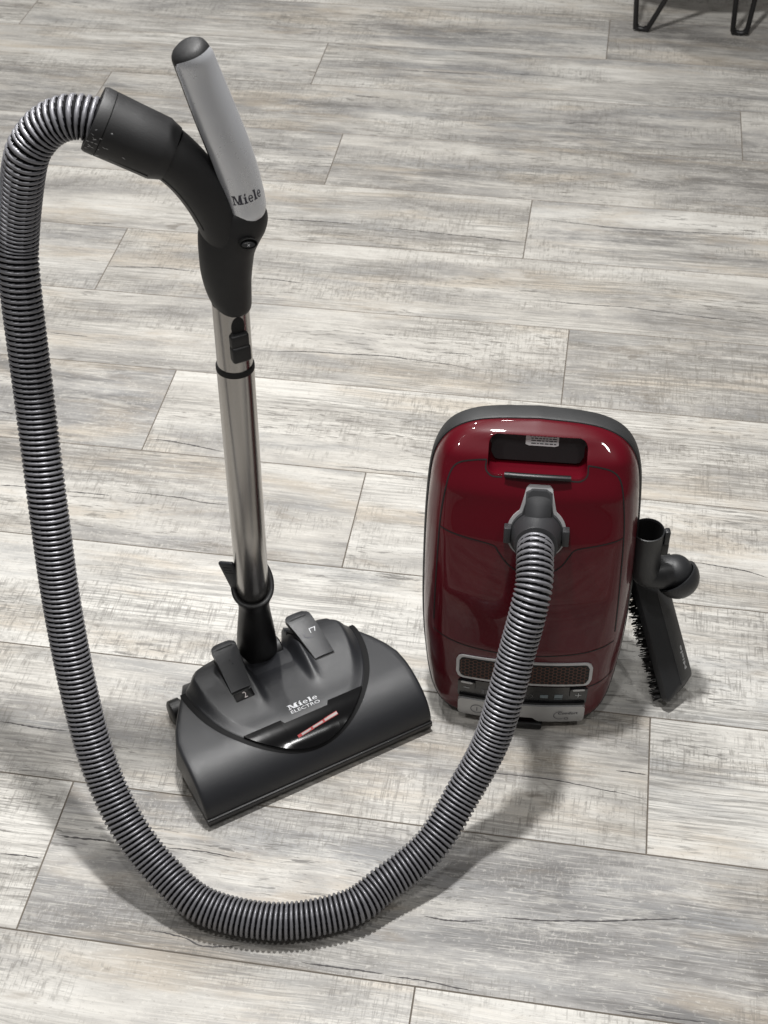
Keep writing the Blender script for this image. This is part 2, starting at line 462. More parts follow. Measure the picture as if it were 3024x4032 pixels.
CRACKS = [
[(-0.032,0.4699),(-0.007,0.4800),(0.031,0.4926),(0.072,0.5213),(0.099,0.5375),(0.126,0.5623),(0.153,0.5857),(0.204,0.6248)],
[(-0.113,0.4194),(-0.091,0.4136),(-0.069,0.4190),(-0.042,0.4410)],
[(-0.104,1.4153),(-0.053,1.4336),(-0.014,1.4386),(0.022,1.4381),(0.055,1.4271),(0.093,1.4087),(0.120,1.3972),(0.143,1.3755)],
[(0.104,1.5601),(0.121,1.5622),(0.143,1.5573)],
[(-0.147,0.0363),(-0.121,0.0405),(-0.094,0.0367),(-0.067,0.0265),(-0.040,0.0204)],
[(0.117,0.0240),(0.168,0.0257),(0.220,0.0299)],
[(-0.583,0.6228),(-0.557,0.6192),(-0.530,0.6252),(-0.512,0.6252)],
[(-0.442,0.6315),(-0.418,0.6380),(-0.388,0.6384),(-0.358,0.6283),(-0.344,0.6278)],
[(-0.643,0.4514),(-0.617,0.4575),(-0.590,0.4578)],
[(-0.429,0.1072),(-0.409,0.1029),(-0.386,0.0910),(-0.368,0.0618),(-0.348,0.0657),(-0.319,0.0920)],
[(-0.245,0.0446),(-0.204,0.0462),(-0.148,0.0456)],
[(-0.716,1.3673),(-0.690,1.3618),(-0.657,1.3538),(-0.622,1.3600)],
[(0.200,3.4086),(0.241,3.3912),(0.278,3.3716),(0.311,3.3273)],
[(-0.949,4.2884),(-0.923,4.2767)],
[(-0.681,4.1362),(-0.650,4.1355),(-0.618,4.1190),(-0.585,4.0973),(-0.551,4.0719)],
[(-0.883,3.4687),(-0.861,3.4763),(-0.842,3.4765)],
[(-0.773,3.4725),(-0.739,3.4777),(-0.701,3.4782)],
[(-0.682,3.5340),(-0.644,3.5344),(-0.591,3.5276),(-0.560,3.5062),(-0.511,3.5019)],
[(-0.895,6.3664),(-0.848,6.3874),(-0.795,6.4077),(-0.721,6.3900)],
[(-0.612,6.3707),(-0.568,6.3711),(-0.522,6.3472)],
[(-0.941,5.3449),(-0.902,5.3383),(-0.867,5.3353)],
[(-0.561,5.3389),(-0.521,5.3597),(-0.460,5.3908),(-0.398,5.4034),(-0.333,5.4214),(-0.292,5.4083),(-0.238,5.3911),(-0.197,5.3691),(-0.172,5.3427)],
[(-0.364,4.0283),(-0.326,4.0404),(-0.285,4.0342),(-0.256,4.0489),(-0.216,4.0444)],
[(-0.091,6.3961),(-0.039,6.3781),(0.020,6.3760),(0.083,6.3834),(0.145,6.3570),(0.207,6.3376),(0.269,6.3117),(0.334,6.2950)],
[(-0.238,5.5288),(-0.181,5.5446)],
[(-0.485,10.4550),(-0.398,10.4546),(-0.318,10.4616),(-0.254,10.4639)],
[(-0.207,10.5202),(-0.133,10.5237),(-0.085,10.5001)],
[(-0.075,9.4976),(-0.046,9.5454),(-0.006,9.5515)],
[(-0.385,7.3343),(-0.325,7.3145),(-0.260,7.2979),(-0.192,7.2842),(-0.124,7.2517)],
[(-0.086,7.6679),(-0.026,7.6468),(0.051,7.6179),(0.141,7.6292),(0.230,7.6443),(0.345,7.6919)],
[(-0.998,7.0273),(-0.928,7.0489)],
[(-0.636,7.3307),(-0.543,7.3509),(-0.446,7.3545)],
[(-0.558,9.8234),(-0.484,9.7930)],
]
for cpts in CRACKS:
    um, nm = cpts[len(cpts) // 2]
    for (n, k), (po, u0) in planks.items():
        if n == math.floor(nm) and u0 <= um < u0 + PL: break
    jr = random.Random(int(abs(um * 1e4)))
    P = catmull([(u, n_ * PW, 0) for u, n_ in cpts], 8)
    P = [p + Vector((0, jr.gauss(0, 0.00025), 0)) for p in P]
    wdt = jr.uniform(0.0015, 0.0028)
    prof = [jr.uniform(.35, 1) for _ in range(40)]
    def wf(t, wdt=wdt, prof=prof): return wdt * (0.12 + min(1, 5 * t, 5 * (1 - t))) * prof[min(39, int(t * 39))]
    V, F = ribbon(lambda x, v, off: fl(x, v / PW, off), [(p.x, p.y) for p in P], wf, 0.0004)
    inv = (Matrix.Translation(po.location) @ Matrix.Rotation(YAW, 4, 'Z')).inverted()
    me = mesh('crack', [inv @ v for v in V], F, M['crack'], smooth=False)
    o = bpy.data.objects.new('crack', me); COL.objects.link(o); o.parent = po

# ------------------------------------------------------------------ canister vacuum, standing upright on its rear end
cyaw, ctilt = R(-7), R(12)
EX = Vector((math.cos(cyaw), math.sin(cyaw), 0)); EYB = Vector((-math.sin(cyaw), math.cos(cyaw), 0))
EV = Vector((0, 0, 1)) * math.cos(ctilt) + EYB * math.sin(ctilt)
ET = -EYB * math.cos(ctilt) + Vector((0, 0, 1)) * math.sin(ctilt)
CO = Vector((0.1844, 1.2320, 0.0))
XC = -0.007
def can(X, V_, T): return CO + EX * X + EV * V_ + ET * T
half = [(0, 0), (.05, 0.0), (.085, .006), (.105, .022), (.118, .05), (.1255, .09), (.130, .15), (.131, .22), (.130, .30), (.126, .36), (.118, .394), (.103, .417), (.08, .430), (.05, .436), (0, .439)]
hp = catmull([(a, c, 0) for a, c in half], 10)
full = hp + [Vector((-p.x, p.y, 0)) for p in hp[-2:0:-1]]
full.append(full[0].copy())
OUT, _ = resample(full, count=241); OUT = OUT[:-1]
NO = len(OUT)
ONRM = []
for i in range(NO):
    t = (OUT[(i + 1) % NO] - OUT[i - 1]).normalized(); ONRM.append(Vector((-t.y, t.x, 0)))   # inward
TF = [(-.01, .046), (.03, .058), (.08, .072), (.14, .083), (.22, .090), (.30, .090), (.36, .082), (.40, .067), (.425, .050), (.439, .034)]
def t_edge(v): return 0.006 + 0.023 * sstep(.34, .425, v) + 0.034 * sstep(.085, .0, v)
def t_face(x, v):
    return interp(TF, v) - 0.016 * (abs(x - XC) / 0.131) ** 2.2 * sstep(0.44, 0.3, v) - 0.006 * (abs(x - XC) / 0.131) ** 2
def edge_dist(x, v):
    return min((p.x + XC - x) ** 2 + (p.y - v) ** 2 for p in OUT) ** 0.5
RR = 0.036
def gfun(e, v=.2):
    k = min(1, max(0, e / (RR - .021 * sstep(.37, .43, v) - .022 * sstep(.06, .0, v)))); return (1 - (1 - k) ** 2.6) ** (1 / 2.6)
def surf_t(x, v):
    t0 = t_edge(v); return t0 + (t_face(x, v) - t0) * gfun(edge_dist(x, v), v)
def csurf(x, v, off): return can(x, v, surf_t(x, v) + off)

vac = thing('canister_vacuum', 'glossy burgundy canister vacuum cleaner standing upright on the grey plank floor', 'vacuum cleaner', CO)
rings = []
rings.append([can(p.x * .9 + XC, .22 + (p.y - .22) * .9, -0.004) for p in OUT])
rings.append([can(p.x + XC, p.y, -0.004) for p in OUT])
for e in [0, .0006, .0015, .003, .005, .0075, .0105, .014, .018, .0225, .027, .0315, .036]:
    r = []
    for p, n in zip(OUT, ONRM):
        q = p + n * e; t0 = t_edge(q.y)
        r.append(can(q.x + XC, q.y, t0 + (t_face(q.x + XC, q.y) - t0) * gfun(e, q.y)))
    rings.append(r)
for k in range(1, 13):
    s = k / 12 * 0.985; r = []
    for p, n in zip(OUT, ONRM):
        q = p + n * RR; sp = Vector((0, min(.33, max(.11, q.y)), 0)); q = q.lerp(sp, s)
        r.append(can(q.x + XC, q.y, t_face(q.x + XC, q.y)))
    rings.append(r)
V, F = loft(rings)
shell = part('body_shell', V, F, [M['red']], vac, angle=50)
# handle recess cut into the shell
def rr_outline(x0, x1, v0, v1, r, n=8):
    o = []
    for cx_, cy_, a0 in ((x1 - r, v1 - r, 0), (x0 + r, v1 - r, 90), (x0 + r, v0 + r, 180), (x1 - r, v0 + r, 270)):
        for i in range(n + 1):
            a = R(a0 + 90 * i / n); o.append((cx_ + r * math.cos(a), cy_ + r * math.sin(a)))
    return o
ro = rr_outline(-.064, .052, .385, .4265, .011)
def cutter(o2, t0, t1, mat):
    return mesh('cut', *loft([[can(a, c, t0) for a, c in o2], [can(a, c, t1) for a, c in o2]]), mat, smooth=False)
cut = bpy.data.objects.new('cut', cutter(ro, .036, .13, M['red'])); COL.objects.link(cut)
md = shell.modifiers.new('b', 'BOOLEAN'); md.operation = 'DIFFERENCE'; md.solver = 'EXACT'; md.object = cut
dg = bpy.context.evaluated_depsgraph_get()
me2 = bpy.data.meshes.new_from_object(shell.evaluated_get(dg))
shell.modifiers.clear(); shell.data = me2
bpy.data.objects.remove(cut)
bm = bmesh.new(); bm.from_mesh(me2)
pinv = ROOT_INV[vac.name]
lip = []
for e in bm.edges:
    if len(e.link_faces) == 2 and e.calc_face_angle(0) > R(40):
        ok = True
        for v in e.verts:
            d = v.co - CO
            X, V_, T = d.dot(EX), d.dot(EV), d.dot(ET)
            if not (-.067 < X < .055 and .38 < V_ < .43 and T > .04): ok = False
        if ok: lip.append(e)
try:
    bmesh.ops.bevel(bm, geom=lip, offset=0.0022, segments=3, profile=0.5, affect='EDGES', clamp_overlap=True)
except Exception as ex: print('bevel', ex)
bm.to_mesh(me2); bm.free()
me2.polygons.foreach_set('use_smooth', [True] * len(me2.polygons)); me2.set_sharp_from_angle(angle=R(45))

# bumper strip
rings = []
for (d, f_) in [(-.004, 'a'), (.0012, 'b'), (.0032, 'c'), (.0034, 'd'), (.0016, 'e'), (-.004, 'f')]:
    r = []
    for p, n in zip(OUT, ONRM):
        q = p - n * d; t1 = t_edge(p.y)
        t = {'a': -.004, 'b': -.0035, 'c': -.001, 'd': t1 - .0035, 'e': t1 - .0005, 'f': t1 - .0002}[f_]
        vv = max(q.y, 0.0015 - t * 0.2126); r.append(can(q.x + XC, vv, t))
    rings.append(r)
part('bumper', *loft(rings, True, False, False), M['bumper'], vac)
# rear chassis half
rings = []
for t, ins in [(-.003, .0005), (-.02, .002), (-.05, .006), (-.075, .014), (-.086, .026), (-.09, .045)]:
    r = []
    for p, n in zip(OUT, ONRM):
        q = p + n * ins; vv = max(min(q.y, q.y + t * 1.1 * sstep(.25, .40, q.y)), 0.001 - t * 0.2126); r.append(can(q.x + XC, vv, t))
    rings.append(r)
part('chassis', *loft(rings, True, False, True), M['black'], vac)
for sx in (-1, 1):
    c = can(XC + sx * .095, .085, -.085); pts = [c - EX * .011, c - EX * .008, c + EX * .008, c + EX * .011]
    v, f = tube(pts, [.036, .040, .040, .036], 28, ref=EV)
    part('wheel', v, f, M['black'], vac)
c = can(XC, .36, -.095); v, f = tube([c - EX * .008, c + EX * .008], [.018, .018], 20, ref=EV); part('caster', v, f, M['black'], vac)
# plinth it stands on
v, f = box(Vector((CO.x, CO.y, 0)) + EX * XC - EYB * .020 + Vector((0, 0, .0085)), (EX, EYB, AX[2]), (.068, .020, .0075), .004)
part('base_foot', v, f, M['black'], vac)
v, f = box(Vector((CO.x, CO.y, 0)) + EX * (XC + .012) - EYB * .046 + Vector((0, 0, .007)), (EX, EYB, AX[2]), (.022, .010, .0055), .003)
part('cord_outlet', v, f, M['black'], vac)

# recess interior
pl = lambda x, v, off: can(x, v, .0366 + off + 0.10 * max(0, .402 - v))
lo, hi = rrect(-.061, .049, .388, .4255, .009)
v, f = slab(pl, -.061, .049, lo, hi, .0012, .001, 24, 6); hr = part('handle_recess', v, f, M['bumper'], vac)
lo, hi = rrect(-.021, .018, .4085, .4245, .0015)
v, f = slab(pl, -.021, .018, lo, hi, .0022, .0006, 10, 4); st = part('sticker', v, f, M['white'], hr)
jr = random.Random(4); V, F = [], []
for vv in (.4215, .4185, .4155, .4118):
    x = -.017 + jr.uniform(0, .003)
    while x < .014:
        l = jr.uniform(.002, .006)
        v, f = slab(pl, x, min(.0155, x + l), vv - .0006, vv + .0006, .0026, .0002, 1, 1); V, F = merge((V, F), (v, f)); x += l + .0012
part('sticker_print', V, F, M['print'], hr)
# latch
v, f = merge(tube([can(-.043 + .077 * i / 10, .3875 - .0012 * (abs(i - 5) / 5) ** 2, .0765 - .003 * (abs(i - 5) / 5) ** 2) for i in range(11)], .0042, 14, ref=EV, ry=.0034))
part('lid_latch', v, f, M['black'], vac)
# lid seams
def seam(pts, wd=.0017): return ribbon(csurf, [(p.x, p.y) for p in catmull([(a, c, 0) for a, c in pts], 6)], wd, .0003)
seams = [
    [(-.0655, .4005), (-.080, .3985), (-.098, .3935), (-.1075, .381), (-.113, .355), (-.1175, .312), (-.120, .23), (-.121, .165)],
    [(.0535, .4005), (.068, .3985), (.084, .3935), (.0935, .381), (.099, .355), (.1035, .312), (.106, .23), (.107, .165)],
    [(-.0655, .4005), (-.0655, .389), (-.058, .3825), (-.046, .3825)], [(.0535, .4005), (.0535, .389), (.046, .3825), (.034, .3825)],
    [(-.1175, .308), (-.092, .3025), (-.053, .2965), (-.045, .288), (-.034, .273), (-.022, .264), (0, .260), (.020, .264), (.032, .273), (.041, .288), (.048, .2965), (.078, .3025), (.1035, .308)],
    [(-.121, .150), (-.085, .137), (-.038, .131), (-.007, .130), (.025, .131), (.071, .137), (.107, .150)],
    [(.081, .073), (.095, .079), (.112, .089)],
]
for s in seams:
    v, f = seam(s); part('lid_seam', v, f, M['void'], vac, smooth=False)
# hose socket
SC = (-.001, .3175)
def circ_hi(r, tw0, tw1, tv):
    def f(x):
        d = abs(x - SC[0]); c = SC[1] + math.sqrt(max(0, r * r - d * d))
        if d < tw0: return max(c, tv - .004 * max(0, (d - tw0 + .005) / .005) ** 2)
        if d < tw1: return max(c, tv - .004 - (tv - .004 - SC[1] - .022) * (d - tw0) / (tw1 - tw0))
        return c
    return f
def circ_lo(r): return lambda x: SC[1] - math.sqrt(max(0, r * r - (x - SC[0]) ** 2))
v, f = slab(csurf, SC[0] - .0355, SC[0] + .0355, circ_lo(.036), circ_hi(.0355, .0155, .023, .377), .0022, .003, 64, 14)
sock = part('hose_socket', v, f, M['rim'], vac)
v, f = slab(csurf, SC[0] - .032, SC[0] + .032, circ_lo(.0325), circ_hi(.032, .0125, .0195, .3735), .0075, .008, 64, 14)
part('socket_plate', v, f, M['cuff'], sock, angle=60)
for sx in (-1, 1):
    p = csurf(SC[0] + sx * .0345, .3175, .006); v, f = box(p, (EX, EV, ET), (.0042, .0105, .0065), .0012); part('release_button', v, f, M['cuff'], sock)

# ------------------------------------------------------------------ exhaust grille
lo, hi = rrect(-.0895, .0845, .0775, .1195, .010)
v, f = slab(csurf, -.0895, .0845, lo, hi, .0022, .003, 60, 8); gr = part('exhaust_grille', v, f, M['rim'], vac)
lo2, hi2 = rrect(-.0855, .0805, .0812, .1158, .0075)
v, f = slab(csurf, -.0855, .0805, lo2, hi2, .0026, .0008, 60, 8); part('grille_backing', v, f, M['void'], gr)
V, F = [], []
a = 0.0034; tw = 0.00045
nx_, ny_ = 34, 9
for i in range(nx_):
    for j in range(ny_):
        x = -.0855 + i * a * 1.5; y = .0815 + j * a * math.sqrt(3) + (a * math.sqrt(3) / 2 if i % 2 else 0)
        if x > .080: continue
        o_, n_ = [], []
        for k in range(6):
            c_ = R(60 * k); o_.append((x + a * math.cos(c_), y + a * math.sin(c_))); n_.append((x + (a - tw * 1.6) * math.cos(c_), y + (a - tw * 1.6) * math.sin(c_)))
        for k in range(6):
            q = [o_[k], o_[(k + 1) % 6], n_[(k + 1) % 6], n_[k]]
            if all(-.0850 < p[0] < .0800 and lo2(p[0]) < p[1] < hi2(p[0]) for p in q):
                b0 = len(V); V += [csurf(p[0], p[1], .0032) for p in q]; F.append((b0, b0 + 1, b0 + 2, b0 + 3))
o = part('grille_mesh', V, F, M['hex'], gr, smooth=False); o['kind'] = 'stuff'

# ------------------------------------------------------------------ control panel and foot switches
lo, hi = rrect(-.0865, .0815, .036, .0745, .005)
v, f = slab(csurf, -.0865, .0815, lo, hi, .0015, .004, 48, 8); cp = part('control_panel', v, f, M['panel'], vac)
for x0, x1, nm in ((-.0855, -.064, 'minus'), (.059, .0805, 'plus')):
    lo, hi = rrect(x0, x1, .053, .073, .002); v, f = slab(csurf, x0, x1, lo, hi, .0045, .003, 10, 5); part('power_button', v, f, M['panel'], cp)
    lo, hi = rrect(x0 + .003, x1 - .003, .0695, .0728, .001); v, f = slab(csurf, x0 + .003, x1 - .003, lo, hi, .0053, .001, 8, 2); part('button_edge', v, f, M['rim'], cp)
    xm = (x0 + x1) / 2
    V, F = slab(csurf, xm - .004, xm + .004, .0602, .0611, .0050, .0003, 4, 1)
    if nm == 'plus': V, F = merge((V, F), slab(csurf, xm - .00045, xm + .00045, .0566, .0648, .0052, .0003, 1, 4))
    part('button_symbol', V, F, M['lightprint'], cp)
for x0, x1, y0, y1, mt in ((-.055, -.0515, .050, .0585, 'print'), (-.050, -.047, .050, .0585, 'print'), (.021, .031, .0515, .058, 'screen'), (.0395, .050, .052, .059, 'screen'), (.0395, .050, .0495, .0503, 'screen')):
    v, f = slab(csurf, x0, x1, y0, y1, .0019, .0003, 4, 2); part('power_icon', v, f, M[mt], cp)
V, F = print_polys(ell(.0075, .0545, .0045, .0045, R(-80), R(80), .001, .001, 8) + [rc(-.001, .054, .0035, .0552)], lambda a_, c_, k: csurf(a_, c_, .0019 + k)); part('power_icon', V, F, M['print'], cp)
v, f = slab(csurf, -.004, .014, .0395, .0402, .0019, .0003, 4, 1); part('panel_print', v, f, M['print'], cp)
def pedal_lo(x):
    return .0065 + (.006 if -.03 < x - XC < .022 else 0)
for x0, x1 in ((-.0855, -.0045), (-.0035, .0805)):
    lo, hi = rrect(x0, x1, .0055, .0385, .005)
    lo3 = (lambda lo: lambda x: max(lo(x), .0055 + .0085 * (sstep(.022, .012, x) if x > XC else sstep(-.036, -.026, x))))(lo)
    v, f = slab(csurf, x0, x1, lo3, hi, .0075, .008, 36, 6); fs = part('foot_switch', v, f, M['pedal'], vac, angle=50)
    v, f = slab(csurf, x0 + .001, x1 - .001, .0388, .0425, .0042, .004, 30, 2); part('switch_recess', v, f, M['black'], fs)
    if x0 < -.05:
        V, F = print_polys(ell(-.060, .0215, .0085, .0085, 0, 2 * math.pi, .0009, .0009, 28) + [rc(-.0605, .0175, -.0595, .0255)], lambda a_, c_, k: csurf(a_, c_, .0078 + k)); part('switch_symbol', V, F, M['darkprint'], fs)
    else:
        P_, W_ = text_polys('Comfort', .01)
        cf = lambda a_, c_: (.046 + a_ / W_ * .026, .0235 + c_ / W_ * .026 * 1.0)
        polys = [[cf(*q) for q in p] for p in P_] + ell(.049, .0215, .0085, .0085, R(70), R(300), .0008, .0008, 20) + ell(.0575, .0145, .0028, .0028, 0, 2 * math.pi, .0008, .0008, 14)
        V, F = print_polys(polys, lambda a_, c_, k: csurf(a_, c_, .0078 + min(k, .0004))); part('switch_symbol', V, F, M['darkprint'], fs)
# small print half hidden by the hose
P_, W_ = text_polys('C3', .02)
V, F = print_polys([[(.0005 + q[1] * .010, .172 - q[0] * .0115) for q in p] for p in P_], lambda a_, c_, k: csurf(a_, c_, .0006)); part('lid_print', V, F, M['lightprint'], vac)

# ------------------------------------------------------------------ suction hose with grip
HR = 0.0222
hose_pts = [can(-.001, .3175, .088), can(-.001, .317, .108), can(-.0015, .3145, .134),
            (0.172, 1.136, 0.322), (0.165, 1.115, 0.298), (0.153, 1.094, 0.252), (0.139, 1.066, 0.202), (0.122, 1.042, 0.146), (0.091, 1.010, 0.096), (0.049, 0.962, 0.055), (-0.007, 0.923, 0.034), (-0.051, 0.896, 0.026), (-0.132, 0.883, 0.023), (-0.216, 0.900, 0.029), (-0.269, 0.936, 0.050), (-0.310, 0.976, 0.085), (-0.341, 1.023, 0.135), (-0.360, 1.070, 0.210), (-0.372, 1.121, 0.315), (-0.376, 1.165, 0.420), (-0.381, 1.224, 0.540), (-0.380, 1.262, 0.665), (-0.374, 1.274, 0.716),
            (-.349, 1.259, .801), (-.334, 1.260, .828), (-.316, 1.262, .843), (-.295, 1.262, .850), (-.274, 1.262, .847), (-.262, 1.262, .841)]
hs = thing('suction_hose', 'ribbed silver-grey suction hose looping over the floor to a curved silver handle grip', 'vacuum hose', (-.132, .884, 0))
HP = catmull(hose_pts, 24)
PITCHH = 0.0060; SUB = 14
HP, HL = resample(HP, step=PITCHH / SUB)
fr = frames(HP, Vector((0, 0, 1)), True)
SEG = 36; V, F, MI = [], [], []
for i, (p, (t, e1, e2)) in enumerate(zip(HP, fr)):
    for k in range(SEG):
        a_ = 2 * math.pi * k / SEG
        ph = (i / SUB + k / SEG) % 1.0
        d = (ph - 0.5) / 0.345
        rr_ = HR - 0.0028 + (0.0028 * math.sqrt(max(0, 1 - d * d)) if abs(d) < 1 else 0)
        V.append(p + e1 * (rr_ * math.cos(a_)) + e2 * (rr_ * math.sin(a_)))
n = len(HP)
for i in range(n - 1):
    for k in range(SEG):
        a_ = i * SEG + k; c_ = i * SEG + (k + 1) % SEG
        F.append((a_, c_, c_ + SEG, a_ + SEG))
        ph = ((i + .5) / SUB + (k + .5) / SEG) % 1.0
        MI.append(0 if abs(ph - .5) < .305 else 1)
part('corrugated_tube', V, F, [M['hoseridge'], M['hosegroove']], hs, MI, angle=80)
# cuff on the canister socket
cpts = [can(-.001, .3175, T_) for T_ in (.090, .098, .104, .112, .118, .1185)]
v, f = tube(cpts, [.0305, .0300, .0285, .0265, .0258, .0235], 40, ref=EV); part('socket_cuff', v, f, M['cuff'], hs)
def tabs(x, v, off):
    k = sstep(.375, .338, v); return can(x, v, surf_t(x, v) + .006 + .014 * k * math.cos(min(1, abs(x + .001) / .017) * 1.3) + off)
v, f = slab(tabs, -.0165, .0145, lambda x: .327, lambda x: .3725 - .0035 * (abs(x + .001) / .0155) ** 4, .0, .012, 24, 12); part('cuff_tongue', v, f, M['cuff'], hs, angle=60)

# grip: bulb body
secs = [(-.1595, .619, .0175, .0185), (-.1595, .6215, .0195, .0205), (-.160, .628, .0213, .0222), (-.1615, .640, .0237, .0238), (-.1625, .655, .0258, .0252), (-.162, .672, .0278, .0262), (-.160, .690, .0295, .0268), (-.1565, .704, .0325, .0268),
        (-.1525, .716, .0350, .0262), (-.1490, .727, .0345, .0250), (-.1455, .736, .0310, .0235), (-.1415, .744, .0235, .0205), (-.139, .750, .014, .015)]
sp = catmull([(a_, b_, c_) for a_, b_, c_, _ in secs], 3); sq = catmull([(d_, 0, 0) for *_, d_ in secs], 3)
rings = []
for s_, q_ in zip(sp, sq):
    rings.append([Vector((s_.x + s_.z * math.cos(2 * math.pi * k / 40), 1.27 + q_.x * math.sin(2 * math.pi * k / 40), s_.y + (s_.x + .16) * 0 + s_.z * math.cos(2 * math.pi * k / 40) * (-.10 if s_.y < .63 else 0))) for k in range(40)])
part('grip_body', *loft(rings), M['grip'], hs, angle=60)
# handle
hpth = [(-0.1456, 1.2700, 0.7030), (-0.1388, 1.2700, 0.7181), (-0.1351, 1.2700, 0.7358), (-0.1385, 1.2700, 0.7667), (-0.1467, 1.2680, 0.8080), (-0.1584, 1.2660, 0.8528), (-0.1672, 1.2640, 0.8882), (-0.1715, 1.2620, 0.9078), (-0.1734, 1.2610, 0.9178), (-0.1744, 1.2605, 0.9221)]
HPp, _ = resample(catmull([(a_ - .002 + .0016 * math.sin(math.pi * k_ / (len(hpth) - 1)), b_, c_) for k_, (a_, b_, c_) in enumerate(hpth)], 10), count=60)
hr_ = [.0193 + .0020 * math.sin(math.pi * min(1, i / 56)) ** 1.2 for i in range(57)] + [.0184, .0164, .0110]
v, f = tube(HPp, hr_, 40); part('handle', v, f, M['grip'], hs, angle=50)
sub = HPp[3:54]
V, F = [], []
frs = frames(HPp)
A0, A1 = R(-56), R(118); NS = 34; nn = len(sub)
def sil(i, a_, r):
    r = r + hr_[min(56, max(0, int(i)))] - .0192
    i = min(len(HPp) - 1.001, max(0, i)); k = int(i); u_ = i - k
    p = HPp[k].lerp(HPp[k + 1], u_); t, e1, e2 = frs[k]
    return p + e1 * (r * math.cos(a_)) + e2 * (r * math.sin(a_))
def sil_lim(a_):
    c = (a_ - (A0 + A1) / 2) / ((A1 - A0) / 2)
    return 9.0 + 2.4 * abs(c) ** 2.0, 57.4 - 1.6 * abs(c) ** 3
IN = 50; rows = []
for rr_, flag in ((.0187, 0), (.0199, 1), (.0202, 2)):
    pass
V = []; F = []
for q in range(NS + 1):
    a_ = A0 + (A1 - A0) * q / NS; i0, i1 = sil_lim(a_)
    for k in range(IN + 1):
        edge = min(q, NS - q, k, IN - k)
        V.append(sil(i0 + (i1 - i0) * k / IN, a_, .0188 if edge == 0 else (.0200 if edge == 1 else .0203)))
for q in range(NS):
    for k in range(IN):
        a_ = q * (IN + 1) + k; F.append((a_, a_ + 1, a_ + IN + 2, a_ + IN + 1))
part('handle_inlay', V, F, M['silver'], hs, angle=70)
# seam ring below the inlay
v, f = tube([HPp[k] for k in (7, 8)], [.0200, .0200], 40); part('handle_ring', v, f, M['black'], hs)
# wordmark on the inlay
def wm(a_, c_, k):
    ang = R(-22) + (a_ / WORD_W) * R(86)
    return sil(15.0 + c_ * 3.0 + (a_ / WORD_W) * 0.3, ang, .02045 + k * .3)
fine = []
for p in WORDMARK:
    fine.append(p)
V, F = print_polys(fine, wm); part('wordmark', V, F, M['darkprint'], hs, smooth=False)
# suction slide / valve
p = Vector((-.134, 1.2445, .7155)); nrm = Vector((.35, -.93, .12)).normalized(); xx = Vector((0, 0, 1)).cross(nrm).normalized() * -1; zz = xx.cross(nrm)
xx = (xx + Vector((0, 0, .18))).normalized()
zz = nrm.cross(xx)
rings = []
for d, r1, r2 in ((-.006, .0098, .0062), (.0008, .0098, .0062), (.0012, .0090, .0055), (-.0025, .0082, .0048)):
    rings.append([p + nrm * d + xx * (r1 * math.cos(2 * math.pi * k / 28)) + zz * (r2 * math.sin(2 * math.pi * k / 28)) for k in range(28)])
part('air_valve', *loft(rings), M['void'], hs)
rings = []
for d, r1, r2 in ((-.003, .0076, .0034), (.0005, .0074, .0032), (.0012, .0060, .0024)):
    rings.append([p + zz * .0014 + nrm * d + xx * (r1 * math.cos(2 * math.pi * k / 28)) + zz * (r2 * math.sin(2 * math.pi * k / 28)) for k in range(28)])
part('valve_slide', *loft(rings), M['cuff'], hs)
V, F = print_polys([[(-.0016, -.0002), (.0016, -.0002), (.0016, .0003), (-.0016, .0003)], [(-.0003, -.0014), (.0003, -.0014), (.0003, .0014), (-.0003, .0014)]], lambda a_, c_, k: p + nrm * (.0015 + k) + xx * (a_ * .8 - c_ * .8) + zz * (c_ * .8 + a_ * .8 + .0012))
part('valve_symbol', V, F, M['lightprint'], hs)
# elbow and cuff
el = catmull([(-.157, 1.268, .706), (-.161, 1.267, .722), (-.1665, 1.266, .742), (-.1755, 1.264, .765), (-.187, 1.263, .786), (-.199, 1.262, .802), (-.208, 1.262, .811)], 6)
k_ = len(el) - 1
er = [.0235 + .0030 * (i / k_) ** 1.2 for i in range(len(el))]
v, f = tube(el, er, 40); part('elbow', v, f, M['grip'], hs, angle=60)
d0 = Vector((-.208, 1.262, .811)); d1 = Vector((-.2745, 1.262, .848)); dd = (d1 - d0)
cp_ = [d0 + dd * t for t in (-.06, .04, .10, .5, .835, .836)]
v, f = tube(cp_, [.0275, .0300, .0318, .0322, .0328, .030], 48); part('cuff_sleeve', v, f, M['grip'], hs, angle=50)
cp_ = [d0 + dd * t for t in (.836, .846, .847, .96, 1.0, 1.001, .98)]
v, f = tube(cp_, [.031, .031, .0329, .0330, .0318, .0262, .0240], 48, axis=dd); part('cuff_ring', v, f, M['grip'], hs, angle=40)
# parting line along the elbow and cuff
pl_ = []
fe = frames(el)
for i in range(10, len(el)):
    t, e1, e2 = fe[i]; a_ = R(-38); pl_.append(el[i] + e1 * ((er[i] + .0001) * math.cos(a_)) + e2 * ((er[i] + .0001) * math.sin(a_)))
v, f = tube(pl_, .0004, 6); part('parting_line', v, f, M['void'], hs)
tt = dd.normalized(); e1 = (Vector((0, -1, 0)) - tt * Vector((0, -1, 0)).dot(tt)).normalized(); e2 = tt.cross(e1)
v, f = tube([d0 + dd * t + e1 * (.0321 * math.cos(R(-36))) + e2 * (.0321 * math.sin(R(-36))) for t in (.12, .3, .5, .7, .83)], .0004, 6)
part('parting_line', v, f, M['void'], hs)
